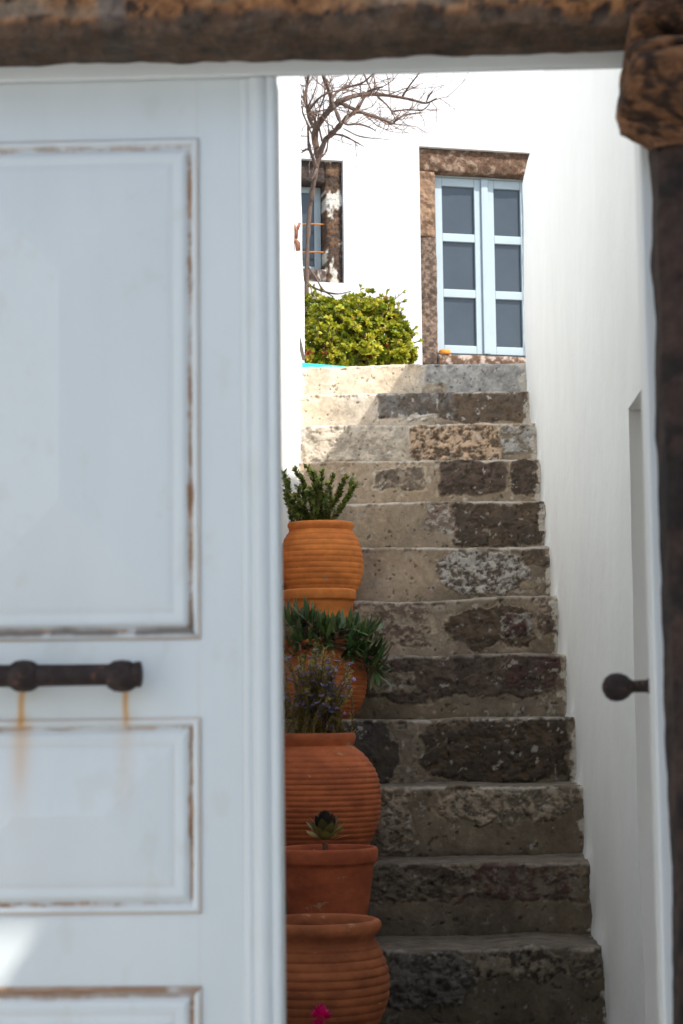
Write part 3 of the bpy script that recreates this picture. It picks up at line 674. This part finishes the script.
# ------------------------------------------------------------------ bare tree
rng = random.Random(4)
def tz(x, y, Y): return at(295+x/4.453, 70+y/4.453, Y)
tree = empty('bare_tree', tuple(at(318, 470, 11.2).xy)+(nz(11),), label='leafless brown tree leaning out from behind the left wall above the green bush', cat='tree')
main = [  # (points in enlarged photo coords, radius start, radius end, depth)
 ([(60,1500),(50,1100),(54,800),(62,640),(80,520),(95,440),(108,380),(135,310)], .013, .015, 11.2),
 ([(105,390),(85,300),(95,250),(150,180),(200,140),(250,118),(300,108),(370,108),(450,118),(520,132),(585,152),(630,126)], .022, .004, 11.2),
 ([(135,310),(165,285),(205,240),(235,205),(270,185),(300,190)], .018, .010, 11.2),
 ([(210,150),(240,165),(300,190),(350,205),(400,225),(436,242),(450,222),(480,204),(520,194),(562,190)], .013, .004, 11.15),
 ([(150,185),(165,150),(150,90),(125,30),(118,-60)], .016, .009, 11.3),
 ([(90,270),(60,210),(45,120),(60,20),(80,-60)], .012, .006, 11.3),
 ([(205,240),(185,190),(160,130),(190,95),(215,80),(300,62),(345,20),(370,-30)], .011, .004, 11.1),
 ([(235,205),(215,245),(290,240),(340,258),(360,272)], .008, .003, 11.1),
 ([(165,285),(215,290),(270,320),(305,340)], .007, .003, 11.1),
 ([(215,260),(290,300),(370,305),(425,312)], .004, .0015, 11.05),
 ([(270,190),(320,100),(345,85),(390,75)], .009, .005, 11.2),
 ([(340,90),(318,45),(300,0),(295,-40)], .007, .004, 11.2),
 ([(370,120),(420,165),(435,200)], .006, .003, 11.2),
 ([(480,115),(505,75),(545,25),(560,0)], .006, .003, 11.2),
 ([(585,150),(590,120),(612,92)], .005, .0025, 11.2),
 ([(420,110),(418,60),(405,10)], .005, .002, 11.2),
 ([(432,185),(500,175),(570,182),(600,150)], .006, .003, 11.2),
 ([(98,440),(75,380),(60,340),(58,250)], .012, .006, 11.25),
 ([(98,440),(70,500),(60,420)], .008, .004, 11.1),
 ([(60,180),(110,120),(150,100),(230,85),(275,100)], .008, .003, 11.1),
 ([(60,960),(120,985),(190,1000),(250,985)], .007, .003, 10.6),
 ([(60,880),(95,925),(118,975),(170,1010)], .007, .003, 10.6),
 ([(60,1060),(120,1010),(200,1030)], .007, .003, 10.6)]
for k in range(6):
    x = rng.uniform(60, 130); y = rng.uniform(180, 430); pl_ = [(x, y)]
    for j in range(4): x += rng.uniform(-42, 40); y -= rng.uniform(25, 80); pl_.append((x, y))
    main.append((pl_, .006, .0025, 11.2+rng.uniform(-.15, .15)))
trunk = MB(); tw = MB()
def smoothpath(pts, k=4):
    out = []
    for i in range(len(pts)-1):
        for j in range(k): out.append(pts[i].lerp(pts[i+1], j/k))
    out.append(pts[-1])
    for _ in range(2):
        out = [out[0]] + [(out[i-1]+out[i]*2+out[i+1])/4 for i in range(1, len(out)-1)] + [out[-1]]
    return out
def twig(p, d, L, r, lev):
    pts = [p]; q = p.copy(); dd = d.copy(); n = 5
    for k in range(n):
        dd = (dd + Vector((rng.gauss(0,.22), rng.gauss(0,.22), rng.gauss(0,.22)+.04))).normalized(); q = q + dd*(L/n); pts.append(q.copy())
    tw.tube(pts, [lerp(r, r*.35, k/n) for k in range(n+1)], 5)
    if lev > 0:
        for k in (2, 3, 4):
            if rng.random() < .75:
                twig(pts[k], (dd+Vector((rng.gauss(0,.8), rng.gauss(0,.8), rng.gauss(0,.8)))).normalized(), L*.55, r*.6, lev-1)
for bi, (pp, ra, rb, dep) in enumerate(main):
    ph = rng.random()*6
    pts = [tz(x, y, dep + .16*math.sin(.9*j+ph)*(0 if bi == 0 else 1)) for j, (x, y) in enumerate(pp)]
    sp = smoothpath(pts); n = len(sp); rr = [lerp(ra, rb, j/(n-1))*(1+.12*rng.gauss(0,1)) for j in range(n)]
    if bi == 0: trunk.tube(sp, rr, 9)
    else:
        br = MB(); br.tube(sp, rr, 9); br.build('limb', M_bark, tree, smooth=True)
    if bi == 0 or pp[0][1] > 800: continue
    for j in range(3, n-1):
        if rng.random() < .5:
            t = (sp[j+1]-sp[j-1]).normalized()
            twig(sp[j], (t*.7+Vector((rng.gauss(0,.6), rng.gauss(0,.7), rng.gauss(0,.6)+.15))).normalized(), rng.uniform(.10,.30), min(rr[j]*.5, .0042), 1)
trunk.build('trunk', M_bark, tree, smooth=True); tw.build('twigs', M_twig, tree, smooth=True)

# ------------------------------------------------------------------ bush
bush = empty('bush', tuple(at(355, 440, 10.3).xy)+(nz(11),), label='rounded yellow-green leafy bush on the terrace beside the top step', cat='bush')
fo = MB(); stm = MB(); rng = random.Random(9)
lobes = [((352,345),.25,10.35),((330,330),.20,10.2),((372,320),.16,10.4),((388,338),.12,10.3),((318,306),.10,10.5),((360,306),.13,10.6),((316,348),.15,10.0),((396,353),.09,10.2),((345,322),.14,10.3),((384,303),.07,10.4),((345,304),.07,10.3),((403,330),.045,10.3),((408,350),.04,10.2),((326,300),.05,10.4),((371,301),.05,10.3),((330,352),.12,10.0),((362,352),.12,10.1),((397,318),.05,10.4),((402,342),.05,10.3)]
lc = [(at(x, y+6, Y), r*.96) for (x, y), r, Y in lobes]
base = at(352, 440, 10.35); base.z = nz(11)
GREEN = [(.35,.355,.02),(.25,.28,.016),(.44,.42,.03),(.15,.19,.016),(.50,.47,.045)]
for c, r in lc:
    for k in range(int(1500*r*r/.04*.20)+22):
        v = Vector((rng.gauss(0,1), rng.gauss(0,1), rng.gauss(0,1)*.9)).normalized(); rr = r*rng.uniform(.55, 1.0)*(.82+.32*float(vnoise(v.x*2.6+c.x*9, v.z*2.6+v.y*2, 3)))
        p = c + v*rr
        if p.z < nz(11)+.03: continue
        out = (v + Vector((rng.gauss(0,.3), rng.gauss(0,.3), .5+rng.gauss(0,.2)))).normalized()
        low = p.z < base.z+.40
        u = rng.random()
        if low and u < .05: col = rng.choice([(.34,.10,.035),(.42,.20,.05),(.22,.08,.04)])
        elif u < .02: col = (.50,.30,.05)
        else: col = rng.choice(GREEN)
        sc = rng.uniform(.7, 1.15)
        e1 = out.cross(Vector((.3,.2,1))).normalized(); e2 = out.cross(e1)
        nl = 18
        for q in range(nl):
            an = 2*math.pi*q/nl + rng.random(); d = (out*rng.uniform(-.1, 1.4) + e1*math.cos(an) + e2*math.sin(an)).normalized()
            cc = tuple(x*rng.uniform(.85, 1.15) for x in col)
            fo.leaf(p, d, out, .030*sc, .015*sc, cc, bend=rng.uniform(.0,.35), n=2)
        if rng.random() < .12: stm.tube([base+Vector((rng.gauss(0,.08), rng.gauss(0,.08), 0)), base.lerp(p, .5)+Vector((0,0,-.03)), p], [.007,.005,.002], 5)
for k in range(46):
    c, r = lc[rng.randrange(len(lc))]; v = Vector((rng.gauss(0,1), rng.gauss(0,.8), abs(rng.gauss(0,1))+.1)).normalized(); p = c+v*r*.9; q = c+v*(r+rng.uniform(.02,.07))
    stm.tube([p, q], [.003,.002], 5)
    for t in (.3, .6, .8, 1, 1, 1, 1):
        d = (v+Vector((rng.gauss(0,.8), rng.gauss(0,.8), rng.gauss(0,.8)))).normalized(); cc = rng.choice(GREEN); fo.leaf(p.lerp(q, t), d, v, .028, .014, cc, bend=.2, n=2)
fo.build('foliage', M_leaf, bush); stm.build('stems', M_twig, bush)

# ------------------------------------------------------------------ flower pots
def pot_profile(R_, H, kind, rim=.78, ribs=12, amp=.016):
    """outer from foot to rim then inside down to the soil; ribbed kinds get turned ridges"""
    pts = []
    if kind == 'jar':          # swelling ribbed jar
        n = 150
        for k in range(n+1):
            t = k/n; z = H*.90*t
            b = 1-.34*((.52-t)/.52)**2.1 if t < .52 else 1-(1.0-rim+.02)*((t-.52)/.48)**2.6
            rib = 0
            if .05 < t < .95: rib = amp*(abs(math.sin(math.pi*t*ribs))**.55)-amp/2
            pts.append((R_*(b+rib), z))
        rr = R_*rim; pts += [(rr*.985, H*.905), (rr*1.0, H*.925), (rr*1.025, H*.94), (rr*1.04, H*.96), (rr*1.03, H*.985), (rr*1.0, H), (rr*.95, H*.995), (rr*.90, H*.97), (rr*.87, H*.93), (rr*.90, H*.84)]
        soil = (rr*.90, H*.84)
    elif kind == 'belly':      # wide mouth jar with thick rolled rim
        n = 150
        for k in range(n+1):
            t = k/n; z = H*.84*t
            b = .62+.38*math.sin(math.pi*(t*.86+.02))**.8 if t < .56 else max(.80, .80+.20*math.sin(math.pi*(.5+(t-.56)/.44*.5))**.9)
            rib = .026*(abs(math.sin(math.pi*t*12))**.55)-.013 if .06 < t < .95 else 0
            pts.append((R_*(b+rib), z))
        rr = R_*.84; pts += [(rr*.96,H*.86),(rr*1.0,H*.885),(rr*1.05,H*.905),(rr*1.075,H*.935),(rr*1.07,H*.97),(rr*1.03,H*.99),(rr*.98,H),(rr*.93,H*.985),(rr*.90,H*.95),(rr*.88,H*.88),(rr*.92,H*.72)]
        soil = (rr*.92, H*.72)
    else:                      # plain tapered pot with band rim
        pts = [(R_*.70, 0)]
        for k in range(1, 21): t = k/20; pts.append((R_*lerp(.70, .93, t), H*.84*t))
        pts += [(R_*.985, H*.845), (R_*1.0, H*.86), (R_*1.0, H*.965), (R_*.985, H*.99), (R_*.955, H), (R_*.92, H*.99), (R_*.90, H*.95), (R_*.88, H*.84)]
        soil = (R_*.88, H*.84)
    return pts, soil
def pot(cx_px, step, Yc, Rm, top_px, kind, m, label, name='flower_pot', plant=True, group=None, **pk):
    zb = nz(step) + .002; zt_ = at(cx_px, top_px, Yc).z; x = at(cx_px, top_px, Yc).x
    x = max(x, XL+Rm+.004)
    e = empty('potted_plant' if plant else 'flower_pot', (x, Yc, zb), label=label, cat='potted plant' if plant else 'flower pot')
    pr_, so = pot_profile(Rm, zt_-zb, kind, **pk)
    mb = MB(); mb.lathe((x, Yc, zb), [(0, 0)]+pr_, 96, .011, x*50); mb.build('pot', m, e, smooth=True)
    mb = MB(); n = 9; prof = [(so[0]*(1-k/n)+.0001, so[1]+.012*math.sin(k)*.5+.004) for k in range(n+1)]; prof[0] = (so[0]*1.0, so[1]); mb.lathe((x, Yc, zb), prof, 40); mb.build('soil', M_soil, e, smooth=True)
    return e, Vector((x, Yc, zb+so[1])), so[0]
s1 = F
# A: ribbed jar with small-leaved shrub
eA, cA, rA = pot(320.5, 5, 7.13, 41.5*7.13/F, 523, 'jar', M_tA, 'bright orange ribbed terracotta jar with an upright small-leaved shrub, highest pot on the steps', rim=.77, ribs=13, amp=.022)
rng = random.Random(21); L_ = MB(); St = MB()
def sprig(base, tip, r, cols, lw, spacing, Lb, St=St, droop=0, dens=3, curve=.04):
    base = Vector(base); tip = Vector(tip); mid = base.lerp(tip, .5) + Vector((rng.gauss(0,curve), rng.gauss(0,curve), 0))
    n = 10; pts = [(base*(1-t)**2 + mid*2*t*(1-t) + tip*t*t) for t in [k/n for k in range(n+1)]]
    St.tube(pts, [lerp(r, r*.4, k/n) for k in range(n+1)], 6)
    L = (tip-base).length; k = int(L/spacing)
    for j in range(k):
        t = lerp(.18, 1, j/max(1, k-1)); i = min(n-1, int(t*n)); p = pts[i].lerp(pts[i+1], t*n-i); d = (pts[i+1]-pts[i]).normalized()
        for q in range(dens):
            an = rng.random()*6.28; s = d.cross(Vector((.2,.3,1))).normalized(); v = (s*math.cos(an)+d.cross(s)*math.sin(an)+d*rng.uniform(.3,.9)).normalized()
            c = rng.choice(cols); c = tuple(x*rng.uniform(.8,1.2) for x in c)
            Lb.leaf(p, v, d, lw[0]*rng.uniform(.7,1.2), lw[1], c, bend=rng.uniform(-.1,.3), n=2)
GA = [(.24,.29,.06),(.16,.21,.045),(.32,.36,.09),(.11,.15,.035)]
for (px, py) in ((288,482),(295,470),(301,478),(307,468),(313,472),(318,480),(322,472),(328,484),(333,476),(298,488),(345,478),(352,481),(355,486),(309,490),(290,500),(326,496),(284,474),(304,500),(316,498),(340,492),(286,492),(294,496)):
    Y_ = cA.y + rng.uniform(-.08,.06); tip = at(px, py, Y_)
    b_ = cA + Vector((rng.gauss(0,.03)-.02, rng.gauss(0,.03), -.005)); b_.x = min(b_.x, cA.x+.06)
    sprig(b_, tip, .004, GA, (.022,.014), .0085, L_, dens=5)
L_.build('foliage', M_leaf, eA); St.build('stems', M_twig, eA)
# B: plain pot just below
eB, cB, rB = pot(319.5, 4, 6.78, 36.5*6.78/F, 590, 'plain', M_tA, 'plain smooth terracotta pot with a broad band rim, right below the highest ribbed jar', plant=False)
# C: ribbed pot with long fleshy leaves
eC, cC, rC = pot(321, 3, 6.46, 45*6.46/F, 640, 'jar', M_tC, 'ribbed terracotta pot overflowing with long dark green pointed leaves', rim=.8, ribs=15, amp=.02)
rng = random.Random(33); L_ = MB(); St = MB()
GC = [(.07,.115,.035),(.09,.145,.045),(.045,.08,.028),(.12,.18,.06)]
for k in range(95):
    px = rng.uniform(283, 384); py = rng.uniform(618, 668) + (px-320)*.20*(px > 330); Y_ = cC.y+rng.uniform(-.17,.06)
    tip = at(px, py, Y_); b_ = cC + Vector((rng.gauss(0,.05), rng.gauss(-.02,.05), .0))
    mid = b_.lerp(tip, .5)+Vector((0,0,.03)); St.tube([b_, mid, tip], [.004,.004,.003], 6)
    d0 = (tip-mid).normalized()
    for q in range(9):
        an = rng.random()*6.28; s = d0.cross(Vector((.2,.3,1))).normalized(); v = (s*math.cos(an)+d0.cross(s)*math.sin(an)+d0*rng.uniform(.5,1.3)+Vector((0,0,.35))).normalized()
        c = rng.choice(GC); c = tuple(x*rng.uniform(.8,1.3) for x in c)
        L_.leaf(tip-d0*rng.uniform(0,.04), v, Vector((0,0,1)), rng.uniform(.045,.08), .013, c, bend=rng.uniform(.1,.5), n=4)
L_.build('foliage', M_succ, eC); St.build('stems', M_twig, eC)
# D: big ribbed jar with lavender-flowered rosemary
eD, cD, rD = pot(317, 1, 5.80, 63*5.80/F, 733, 'jar', M_tD, 'large round ribbed terracotta jar holding wispy rosemary with mauve flowers', rim=.59, ribs=21, amp=.024)
rng = random.Random(45); L_ = MB(); St = MB(); Fl = MB()
GD = [(.26,.24,.05),(.34,.27,.06),(.15,.16,.045),(.36,.24,.08)]
for k in range(95):
    px = rng.gauss(316, 20); px = min(max(px, 284), 350); py = rng.uniform(645, 700) + abs(px-316)*.35; Y_ = cD.y+rng.uniform(-.10,.08)
    tip = at(px, py, Y_); b_ = cD + Vector((rng.gauss(0,.05), rng.gauss(0,.05), -.005)); b_.x = min(max(b_.x, cD.x-.11), cD.x+.09)
    sprig(b_, tip, .0022, GD, (.018,.0035), .006, L_, St=St, dens=3, curve=.015)
    if rng.random() < .8:
        for q in range(7):
            p = b_.lerp(tip, rng.uniform(.45, 1.0)) + Vector((rng.gauss(0,.008), rng.gauss(0,.008), rng.gauss(0,.006)))
            for w in range(4):
                an = rng.random()*6.28; Fl.leaf(p, Vector((math.cos(an), math.sin(an)-.3, rng.uniform(-.2,.8))), Vector((0,0,1)), .013, .010, (.36*rng.uniform(.8,1.2),.32,.60), n=2)
L_.build('foliage', M_leaf, eD); St.build('stems', M_twig, eD); Fl.build('blossoms', M_leaf, eD)
# E: plain tapered pot with dark rosette
eE, cE, rE = pot(327, 0, 5.42, 50.5*5.42/F, 847, 'plain', M_tE, 'smooth dark terracotta tapered pot with a single dark succulent rosette')
cc = at(325, 841, 5.36); L_ = MB(); rng = random.Random(51)
b_ = Vector((cc.x, cc.y, cE.z)); St = MB(); St.tube([b_, cc+Vector((0,0,-.005))], [.008,.007], 8)
for k in range(46):
    t = k/46; an = k*2.39996; el = lerp(0, 1.35, t**.7)
    d = Vector((math.cos(an)*math.cos(el), math.sin(an)*math.cos(el), math.sin(el)))
    col = lerp(np.array((.36,.32,.09)), np.array((.045,.035,.03)), min(1, t*2.4)); Lk = lerp(.076, .052, t)
    L_.leaf(cc+Vector((0,0,.030*t)), d, Vector((0,0,1)), Lk, lerp(.030,.036,t), tuple(col), bend=.25, n=4)
L_.build('rosette', M_succ, eE); St.build('stem', M_twig, eE)
# F: front wide jar, empty
eF, cF, rF = pot(318, -1, 5.04, 70*5.04/F, 919, 'belly', M_tF, 'wide brown ribbed terracotta jar with thick rolled rim and no plant, nearest the door', plant=False)
# G: pink geranium on a lower step
zG = nz(-2)+.002; xg = at(320, 1017, 4.72)
eG = empty('potted_plant', (xg.x, 4.75, zG), label='small plant with one vivid pink bloom at the bottom edge below the front jar', cat='potted plant')
pr_, so = pot_profile(.075, .14, 'plain'); mb = MB(); mb.lathe((xg.x, 4.75, zG), [(0,0)]+pr_, 48); mb.build('pot', M_tE, eG, smooth=True)
mb = MB(); mb.lathe((xg.x, 4.75, zG), [(so[0], so[1]),(.0001, so[1]+.005)], 24); mb.build('soil', M_soil, eG)
rng = random.Random(5); L_ = MB(); St = MB(); Fl = MB(); bs = Vector((xg.x, 4.75, zG+.12)); St.tube([bs, bs.lerp(xg, .5)+Vector((.01,0,0)), xg], [.004,.003,.002], 6)
for k in range(60):
    an = rng.random()*6.28; rr = rng.uniform(.02,.09); p = bs+Vector((math.cos(an)*rr, math.sin(an)*rr, rng.uniform(-.01,.07)))
    L_.leaf(p, Vector((math.cos(an), math.sin(an), rng.uniform(.1,.8))), Vector((0,0,1)), .03, .028, (.06,.11,.03), n=3)
for k in range(70):
    v = Vector((rng.gauss(0,1), rng.gauss(0,1), rng.gauss(0,1)*.8)).normalized()
    Fl.leaf(xg+v*rng.uniform(.006,.014), v, Vector((.3,.2,1)), .017, .017, (.80,.015,.22), bend=.5, n=3)
L_.build('foliage', M_leaf, eG); St.build('stems', M_twig, eG); Fl.build('bloom', M_leaf, eG)
